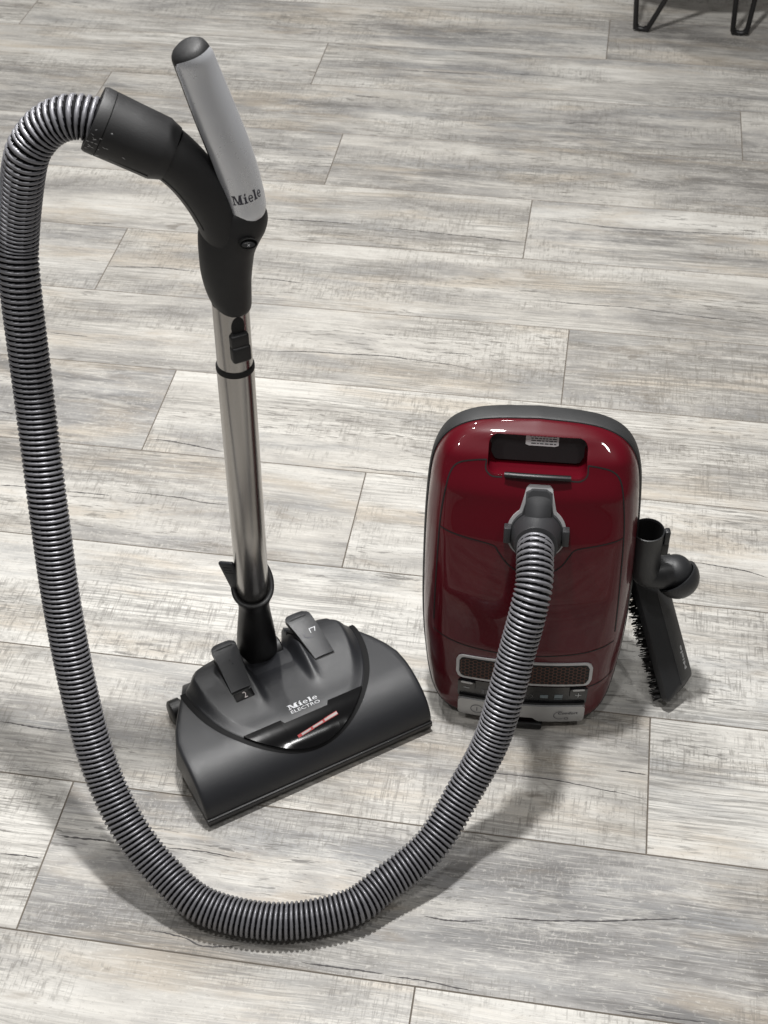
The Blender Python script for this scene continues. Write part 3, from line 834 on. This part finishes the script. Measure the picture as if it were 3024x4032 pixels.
# scuffs on the cuff
jr = random.Random(5); V, F = [], []
for _ in range(26):
    t_ = jr.uniform(.72, .98) if jr.random() < .8 else jr.uniform(.3, .98); a_ = R(jr.gauss(-14, 16)); l = jr.uniform(.0006, .0022); wd = jr.uniform(.0002, .0005); ro_ = jr.uniform(-.6, .6)
    q = []
    for sx, sy in ((-1, -.3), (.2, -1), (1, .2), (-.1, 1)):
        s1 = sx * l / dd.length; s2 = (sy * wd + sx * l * ro_) / .033
        q.append(d0 + dd * (t_ + s1) + e1 * (.0332 * math.cos(a_ + s2)) + e2 * (.0332 * math.sin(a_ + s2)))
    b0 = len(V); V += q; F.append((b0, b0 + 1, b0 + 2, b0 + 3))
o = part('scuff_marks', V, F, M['lightprint'] if False else M['rim'], hs, smooth=False)

# ------------------------------------------------------------------ telescopic wand
wd_ = thing('telescopic_wand', 'brushed steel telescopic wand standing upright between the grip and the floor brush', 'vacuum wand', (-.1735, 1.27, .165))
def wx(z): return -.1735 + (z - .07) * .0210
def wpt(z): return Vector((wx(z), 1.27, z))
v, f = tube([wpt(.168), wpt(.1695), wpt(.30), wpt(.42), wpt(.541), wpt(.542)], [.0205, .0212, .0212, .0212, .0212, .0205], 64); part('outer_tube', v, f, M['steel'], wd_, angle=30)
v, f = tube([wpt(.535), wpt(.56), wpt(.60), wpt(.628)], .0201, 64); part('inner_tube', v, f, M['steel'], wd_)
v, f = tube([wpt(.538), wpt(.5385), wpt(.5435), wpt(.545), wpt(.545)], [.0210, .0218, .0218, .0212, .0202], 64); part('collar', v, f, M['void'], wd_)
bd = Vector((.42, -.90, 0)).normalized(); bx = Vector((.90, .42, 0)).normalized()
c = wpt(.583) + bd * .0205
v, f = box(c + Vector((0, 0, .007)), (bx, bd, AX[2]), (.0105, .0052, .0085), .003, 3); bt = part('release_button', v, f, M['grip'], wd_)
v, f = box(c + Vector((0, 0, -.0095)) + bd * .001, (bx, bd, AX[2]), (.0110, .0062, .0105), .0035, 3); part('release_button', v, f, M['grip'], wd_)
rings = []
for d, r1, r2 in ((-.003, .0078, .0135), (.0002, .0078, .0135), (.0004, .0070, .0125), (.0004, .0045, .0080), (.0004, .0005, .001)):
    rg_ = []
    for k in range(24):
        an = r1 * math.cos(2 * math.pi * k / 24) / .0201
        rg_.append(wpt(.606 + r2 * math.sin(2 * math.pi * k / 24)) + (bd * math.cos(an) + bx * math.sin(an)) * (.0201 + d))
    rings.append(rg_)
part('locking_slot', *loft(rings), M['void'], wd_)
v, f = tube([wpt(.150), wpt(.169)], [.0185, .0195], 40); part('end_sleeve', v, f, M['void'], wd_)

# ------------------------------------------------------------------ motorised floor brush
HM = Vector((-.08375, 1.10415, 0)); HE = Vector((.88258, .47016, 0)); HN = Vector((-.47016, .88258, 0))
def hd(p_, q_, z): return HM + HE * p_ + HN * q_ + AX[2] * z
br = thing('power_brush', 'wide charcoal motorised floor brush with two foot pedals under the steel wand', 'vacuum head', hd(0, .1, 0))
PROF = []
for i in range(17):
    a_ = R(90 * i / 16); PROF.append((.070 - .070 * math.cos(a_), .0175 + .0525 * math.sin(a_)))
PROF += [(.09, .0705), (.11, .0705), (.13, .070), (.15, .068), (.17, .063), (.185, .055), (.195, .044), (.2, .028), (.2, .0175)]
def hw(q_): return .162 - .052 * sstep(.075, .21, q_)
rings = []
NPp = 60
us = [-1 + 2 * i / NPp for i in range(NPp + 1)]
us = [-1.0, -.9975, -.992, -.985, -.97] + [u_ for u_ in us if abs(u_) < .96] + [.97, .985, .992, .9975, 1.0]
for u_ in us:
    k = max(0, (abs(u_) - .97) / .03); sh = 1 - .11 * (1 - math.sqrt(max(0, 1 - k * k)))
    r = []
    for q_, z_ in PROF:
        qq = .1 + (q_ - .1) * (1 - .04 * (1 - math.sqrt(max(0, 1 - k * k)))); r.append(hd(u_ * hw(q_), qq, .0175 + (z_ - .0175) * sh))
    rings.append(r)
V, F = loft(rings, True, False, False)
for ri, sg in ((0, -1), (len(rings) - 1, 1)):
    c0 = len(V); V.append(hd(sg * (hw(.08) + .0035), .085, .034)); n0 = ri * len(PROF)
    for k in range(len(PROF)): F.append((n0 + k, n0 + (k + 1) % len(PROF), c0))
part('housing', V, F, M['head'], br, angle=50)
# base strip
bo = []
for q_ in (-.0015, .03, .06, .1, .13, .16, .18, .197): bo.append((hw(q_) - .001 * (q_ > .15), q_))
bo = bo + [(-a_, c_) for a_, c_ in bo[::-1]]
def bring(z, ins): return [hd(a_ - math.copysign(ins, a_), c_ + (ins if c_ < .0 else 0), z) for a_, c_ in bo]
part('base_strip', *loft([bring(.0020, .006), bring(.0035, .0015), bring(.0100, -.0010), bring(.0152, -.0016), bring(.0166, -.0008), bring(.0172, .003)]), M['black'], br, angle=30)
for sx in (-1, 1):
    c = hd(sx * .128, .180, .017); v, f = tube([c - HE * .009, c - HE * .007, c + HE * .007, c + HE * .009], [.014, .017, .017, .014], 24, ref=AX[2]); part('wheel', v, f, M['black'], br)
def prof_at(q_):
    for (a_, u_), (c_, v_) in zip(PROF[:-1], PROF[1:]):
        if a_ <= q_ <= c_ and c_ > a_:
            t = (q_ - a_) / (c_ - a_); n_ = Vector((-(v_ - u_), c_ - a_)).normalized()
            return u_ + (v_ - u_) * t, n_
    return .02, Vector((1, 0))
def hsurf(p_, q_, off):
    z_, n_ = prof_at(min(.1995, max(0.0001, q_))); return hd(p_, q_ + n_.x * off, z_ + n_.y * off)
PC, QC, EA, EB, EB2 = .003, .158, .121, .145, .037
def rise(p_, q_):
    k = sstep(.07, .165, q_)
    val = abs(p_ - .003)
    valley = sstep(.042, .028, val)                      # trough between the pedals
    fin = math.exp(-((val - .038) / .006) ** 2)
    return .003 + .016 * k * (1 - .93 * valley) + .004 * fin * sstep(.085, .12, q_) - .006 * valley * sstep(.115, .16, q_)
def cover_off(p_, q_):
    s_ = (q_ - QC) / (EB if q_ < QC else EB2); r = math.sqrt(((p_ - PC) / EA) ** 2 + s_ * s_)
    ed = sstep(1.0, .86, r); return rise(p_, q_) * (.15 + .85 * ed) if r < 1 else .0005
def csf(p_, q_, off): return hsurf(p_, q_, cover_off(p_, q_) + off)
V, F = [], []
NR, NA = 60, 120
for i in range(NR + 1):
    r = (i / NR) ** .8
    for k in range(NA):
        a_ = 2 * math.pi * k / NA; q_ = QC + (EB if math.sin(a_) < 0 else EB2) * r * math.sin(a_); p_ = PC + EA * r * math.cos(a_)
        V.append(csf(p_, q_, 0) if r < 1 else hsurf(p_, q_, -.001))
for i in range(NR):
    for k in range(NA):
        a_ = i * NA + k; c_ = i * NA + (k + 1) % NA; F.append((a_, c_, c_ + NA, a_ + NA))
part('top_cover', V, F, M['head'], br, angle=60)
V, F = [], []
K = 90
for k in range(K + 1):
    a_ = R(172 + 196 * k / K)
    bw_ = .010 + .050 * abs(math.cos(a_)) ** 1.4
    for r, o_ in ((.992, .0006), (1.0, .0005), (1.0 + bw_ * .8, .0004), (1.0 + bw_, .0004)):
        s_ = math.sin(a_); q_ = QC + (EB if s_ < 0 else EB2) * r * s_; V.append(hsurf(PC + EA * r * math.cos(a_), max(.001, q_), o_))
for k in range(K):
    for j in range(3):
        a_ = k * 4 + j; F.append((a_, a_ + 1, a_ + 5, a_ + 4))
part('cover_gap', V, F, M['headdark'], br, angle=70)
# inspection window at the front of the cover
def win_lo(x):
    k = (x - PC) / EA; return QC - EB * math.sqrt(max(0, 1 - k * k)) * .985
def win_hi(x): return .0565 - (.0055 if -.030 < x < .0375 else 0)
xw = EA * math.sqrt(1 - ((QC - .0565) / (EB * .985)) ** 2)
def wsf(p_, q_, off): return hsurf(p_, q_, .0045 + off)
for x0, x1, nm in ((PC - xw + .0005, -.0301, 0), (-.030, .0375, 1), (.0376, PC + xw - .0005, 2)):
    v, f = slab(wsf, x0, x1, win_lo, win_hi, .0, .006, 20, 8)
    part('inspection_window', v, f, M['gloss'], br, angle=50)
for i, (x0, x1) in enumerate(((-.019, .041),)):
    v, f = ribbon(wsf, [(x0, .0300), (x1, .0375)], lambda t: .0030 + .0015 * t, .0007, .002); part('roller_stripe', v, f, M['redstripe'], br, smooth=False)
for a_, c_ in ((-.0135, .0005), (.0035, .0185), (.0215, .0405)):
    k = lambda x: .0300 + (x + .019) / .06 * .0075
    v, f = ribbon(wsf, [(a_, k(a_)), (c_, k(c_))], lambda t, a_=a_: .0018 + .0013 * (a_ + .019) / .06, .0010, .002); part('roller_stripe', v, f, M['whitestripe'], br, smooth=False)
# lettering
V, F = print_polys([[(-.013 + q[0] * .0415 / WORD_W, .0655 + q[1] * .0072) for q in p] for p in WORDMARK], lambda a_, c_, k: csf(a_, c_, .0007 + k * .3)); part('wordmark', V, F, M['lightprint'], br, smooth=False)
P_, W_ = text_polys('ELECTRO', .0)
V, F = print_polys([[(-.013 + q[0] / W_ * .0415, .0590 + q[1] * .0062) for q in p] for p in P_], lambda a_, c_, k: csf(a_, c_, .0008)); part('lettering', V, F, M['lightprint'], br, smooth=False)
# pedals
def pedal(cf, cr_, wf_, wr_, label):
    """curved pedal: front centre/width to rear centre/width"""
    nq, npp = 16, 8; top, bot = [], []
    for i in range(nq + 1):
        t = i / nq; q_ = .119 + .070 * t
        z_ = .0885 - .004 + .0235 * math.sin(t * 1.25) - .004 * max(0, t - .85) / .15
        cc = cf + (cr_ - cf) * t; ww = wf_ + (wr_ - wf_) * t
        end = 1 - .38 * max(0, (t - .86) / .14) ** 2.2
        rt, rb = [], []
        for j in range(npp + 1):
            s_ = -1 + 2 * j / npp; x_ = cc + s_ * ww * .5 * end
            rt.append(hd(x_, q_, z_ - .0010 * s_ * s_)); rb.append(hd(x_, q_, z_ - (.0075 + .003 * (1 - t))))
        top.append(rt + rb[::-1])
    v, f = loft(top)
    pd = part('foot_pedal', v, f, M['head'], br, angle=35)
    def ps(x, y, off):
        t = min(1, max(0, (y - .119) / .070)); return hd(x, y, .0885 - .004 + .0235 * math.sin(t * 1.25) + off)
    v, f = ribbon(ps, [(cr_ - .012, .1775), (cr_ + .012, .1775)], .0011, .0003, .003); part('pedal_groove', v, f, M['void'], pd, smooth=False)
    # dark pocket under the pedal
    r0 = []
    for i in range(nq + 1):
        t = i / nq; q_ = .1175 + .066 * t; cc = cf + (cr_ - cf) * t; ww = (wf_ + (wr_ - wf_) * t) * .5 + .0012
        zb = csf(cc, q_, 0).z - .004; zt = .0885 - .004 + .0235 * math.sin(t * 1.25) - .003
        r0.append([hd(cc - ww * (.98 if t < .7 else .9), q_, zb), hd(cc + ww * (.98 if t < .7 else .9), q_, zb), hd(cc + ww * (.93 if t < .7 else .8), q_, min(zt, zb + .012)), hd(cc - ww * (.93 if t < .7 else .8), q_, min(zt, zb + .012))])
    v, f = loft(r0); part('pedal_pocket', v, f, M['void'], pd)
    return pd, ps
pd, ps = pedal(-.055, -.0505, .0275, .036, 'L')
v, f = print_polys([[(-.054, .157), (-.0515, .157), (-.0528, .160)], [(-.052, .1515), (-.0495, .1515), (-.0508, .1545)]], lambda a_, c_, k: ps(a_, c_, .0004)); part('pedal_symbol', v, f, M['void'], pd, smooth=False)
pd, ps = pedal(.0660, .0560, .0275, .036, 'R')
v, f = print_polys(ell(.060, .151, .008, .006, R(150), R(300), .0009, .0009, 12), lambda a_, c_, k: ps(a_, c_, .0004)); part('pedal_symbol', v, f, M['darkprint'], pd, smooth=False)
v, f = print_polys([rc(.062, .1565, .071, .1575), [(.070, .1575), (.0715, .1575), (.069, .1515), (.068, .1515)], rc(.062, .151, .063, .157)], lambda a_, c_, k: ps(a_, c_, .0005)); part('pedal_symbol', v, f, M['lightprint'], pd, smooth=False)
# height window with its figure
v, f = slab(csf, -.068, -.042, .1055, .1165, .0006, .002, 10, 4); hwn = part('height_window', v, f, M['gloss'], br)
P_, W_ = text_polys('2', .01)
V, F = print_polys([[(-.0562 + q[0] * .010, .1068 + q[1] * .0115) for q in p] for p in P_], lambda a_, c_, k: csf(a_, c_, .0014)); part('height_figure', V, F, M['whitestripe'], hwn, smooth=False)
# swivel neck
NB = lambda z: Vector((wx(z), 1.27, z))
v, f = tube([NB(z) for z in (.050, .062, .075, .095, .115, .135, .150, .160, .166, .172, .172)], [.0260, .0270, .0268, .0255, .0235, .0212, .0200, .0212, .0235, .0238, .0205], 44, cap=True); part('swivel_neck', v, f, M['black'], br, angle=50)
c = hd(.0, .186, .052); v, f = tube([c - HE * .030, c - HE * .028, c + HE * .028, c + HE * .030], [.017, .019, .019, .017], 32, ref=AX[2]); part('neck_pivot', v, f, M['black'], br)
# release clip around the wand end
cl = []
for k in range(41):
    a_ = 2 * math.pi * k / 40; cl.append(Vector((wx(.19) + .0246 * math.sin(a_), 1.27 - .0240 * math.cos(a_), .190 - .021 * math.cos(a_) + .004 * math.cos(2 * a_))))
v, f = tube(cl, .0036, 10, ref=AX[2], ry=.0030); part('release_clip', v, f, M['grip'], br)
lx = Vector((.94, -.34, 0)); ln = Vector((-.34, -.94, 0)); 
lev = Vector((wx(.21) - .0235, 1.266, .207)); up = Vector((-.26, .0, .96)).normalized(); lx = (lx - up * lx.dot(up)).normalized(); ln = -up.cross(lx) if up.cross(lx).y > 0 else up.cross(lx)
v, f = box(lev, (lx, ln, up), (.0110, .0030, .0280), .0028, 3); lv = part('release_lever', v, f, M['head'], br)
for k in range(3):
    v, f = box(lev + up * (.0205 - .005 * k) + ln * .0029, (lx, ln, up), (.006, .0004, .0006)); part('lever_slot', v, f, M['void'], lv)

# ------------------------------------------------------------------ parquet brush leaning against the canister
pb = thing('parquet_brush', 'black parquet brush tool with bristles standing on end against the burgundy canister', 'brush tool', (.392, 1.222, 0))
BL = Vector((-.27, .50, .82)).normalized(); BN = Vector((.80, -.42, .46)); BN = (BN - BL * BN.dot(BL)).normalized(); BW = BN.cross(BL)
E0 = Vector((.390, 1.222, .0125))
def bp_(l, w_, n_): return E0 + BL * l + BW * w_ + BN * n_
LEN = .20
rings = []
def plate(l0, l1, w0, w1, n_, r=.006):
    o_ = rr_outline(l0, l1, w0, w1, r, 5); return [bp_(a_, c_, n_) for a_, c_ in o_]
rings = [plate(.001, LEN, -.029, .027, -.008), plate(0, LEN, -.030, .028, -.006), plate(0, LEN, -.030, .028, .0005), plate(.002, LEN, -.0295, .0262, .0030), plate(.015, LEN - .004, -.0285, .0062, .0152), plate(.0165, LEN - .006, -.0265, .0046, .0160)]
part('brush_plate', *loft(rings), M['tool'], pb, angle=28)
V, F = [], []
v, f = tube([bp_(.016 + .011 * k, .0062, .0152) for k in range(13)], .0007, 8); part('ridge_highlight', v, f, M['cuff'], pb)  # paler thin tubes stand in for the highlight along the plate's ridge
v, f = tube([bp_(.016 + .011 * k, .0095, .0125) for k in range(13)], .0005, 8); part('ridge_highlight', v, f, M['cuff'], pb)
P_, W_ = text_polys('Miele', .02)
V, F = print_polys([[(.030 + q[0] / W_ * .034, -.017 + q[1] * .009) for q in p] for p in P_], lambda a_, c_, k: bp_(a_, c_, .0163)); part('wordmark', V, F, M['lightprint'], pb, smooth=False)
jr = random.Random(8); V, F = [], []
for row in (-.021, -.008, .008, .021):
    for k in range(20):
        l = .006 + k * .0097 + jr.uniform(-.0012, .0012)
        for s_ in range(16):
            a_ = bp_(l + jr.uniform(-.0022, .0022), row + jr.uniform(-.0025, .0025), -.0075)
            e_ = a_ - BN * jr.uniform(.013, .0185) + BL * jr.gauss(0, .0022) + BW * jr.gauss(0, .0024)
            if e_.z < .0008: e_.z = .0008
            ax1 = BL * .0005; ax2 = BW * .0005; b0 = len(V)
            V += [a_ + ax1 * 1.6, a_ + ax2 * 1.6 - ax1, a_ - ax2 * 1.6 - ax1, e_ + ax1, e_ + ax2 - ax1, e_ - ax2 - ax1]
            F += [(b0, b0 + 1, b0 + 4, b0 + 3), (b0 + 1, b0 + 2, b0 + 5, b0 + 4), (b0 + 2, b0, b0 + 3, b0 + 5), (b0 + 3, b0 + 4, b0 + 5)]
o = part('bristles', V, F, M['bristle'], pb, smooth=False); o['kind'] = 'stuff'
# ball joint, hood, elbow, neck
BC = Vector((.372, 1.270, .200))
def sphere(c_, r, a0, a1, axis, nseg=32, nr=16, inner=None):
    ax = axis.normalized(); e1_ = ax.orthogonal().normalized(); e2_ = ax.cross(e1_); rings_ = []
    for i in range(nr + 1):
        t = a0 + (a1 - a0) * i / nr
        rings_.append([c_ + ax * (r * math.cos(t)) + e1_ * (r * math.sin(t) * math.cos(2 * math.pi * k / nseg)) + e2_ * (r * math.sin(t) * math.sin(2 * math.pi * k / nseg)) for k in range(nseg)])
    return rings_
v, f = loft(sphere(BC, .0225, .02, math.pi - .02, Vector((1, -.3, .2)))); part('ball_joint', v, f, M['tool'], pb)
hax = Vector((.62, -.28, -.73))
HC = BC + Vector((.003, -.003, -.007))
rg = sphere(HC, .0285, .03, R(92), hax) + sphere(HC, .0250, R(92), R(60), hax, nr=4)
v, f = loft(rg, True, True, False); part('joint_hood', v, f, M['tool'], pb, angle=45)
nk = catmull([BC + Vector((-.004, .0, .002)), BC + Vector((-.020, -.001, .0)), Vector((.3365, 1.268, .2035)), Vector((.3300, 1.267, .218)), Vector((.3285, 1.266, .237)), Vector((.3280, 1.265, .258)), Vector((.3275, 1.264, .281))], 6)
nr_ = [.0222 - .0019 * sstep(0, 20, i) for i in range(len(nk))]
fr_ = tube(nk, nr_, 32, ref=Vector((0, -1, 0)), cap=False)
tp = nk[-1]; tdir = (nk[-1] - nk[-3]).normalized()
lipt = tube([tp, tp + tdir * .0004, tp - tdir * .003], [.0203, .0190, .0186], 32, cap=False, axis=tdir)
v, f = merge(fr_, lipt); part('neck_tube', v, f, M['tool'], pb, angle=45)
inn = tube([tp - tdir * .0028, tp - tdir * .02, tp - tdir * .045], [.0187, .0183, .0178], 32, cap=False)
part('neck_bore', inn[0], inn[1] + [tuple(range(64, 96))], M['void'], pb)
c = tp + Vector((.0235, -.003, -.010))
v, f = box(c, AX, (.0035, .005, .012), .002); part('release_catch', v, f, M['tool'], pb)
v, f = box(c + Vector((-.001, 0, -.018)), AX, (.0045, .0055, .009), .0015); part('release_catch', v, f, M['black'], pb)

# ------------------------------------------------------------------ small table with hairpin legs, far right
tb = thing('hairpin_table', 'black hairpin-legged side table at the upper right edge, only its feet in view', 'side table', (.74, 3.28, 0))
def hairpin(a_, c_, ta, tc_):
    p_ = [ta, a_ + (ta - a_).normalized() * .022, a_ + (ta - a_).normalized() * .010 + (c_ - a_) * .06, a_ + (c_ - a_) * .22, a_ + (c_ - a_) * .5, a_ + (c_ - a_) * .78, c_ + (tc_ - c_).normalized() * .010 - (c_ - a_) * .06, c_ + (tc_ - c_).normalized() * .022, tc_]
    pts_, _ = resample([q for q in catmull(p_, 8)], count=90); return tube(pts_, .0062, 12, ref=Vector((0.3, -1, 0.2)))
Z = .30
for a_, c_, ta, tc_ in (((.624, 3.284, .0065), (.651, 3.275, .0065), (.600, 3.25, Z), (.748, 3.17, Z)), ((.852, 3.252, .0065), (.884, 3.245, .0065), (.820, 3.17, Z), (.905, 3.24, Z)),
                        ((.640, 3.70, .0065), (.668, 3.71, .0065), (.610, 3.68, Z), (.70, 3.72, Z)), ((.90, 3.66, .0065), (.93, 3.65, .0065), (.86, 3.70, Z), (.95, 3.63, Z))):
    v, f = hairpin(*[Vector(q) for q in (a_, c_, ta, tc_)]); part('leg', v, f, M['iron'], tb)
c = Vector((.77, 3.43, Z)); v, f = tube([c, c + AX[2] * .003, c + AX[2] * .022, c + AX[2] * .025], [.295, .30, .30, .295], 64); part('table_top', v, f, M['tabletop'], tb, angle=30)
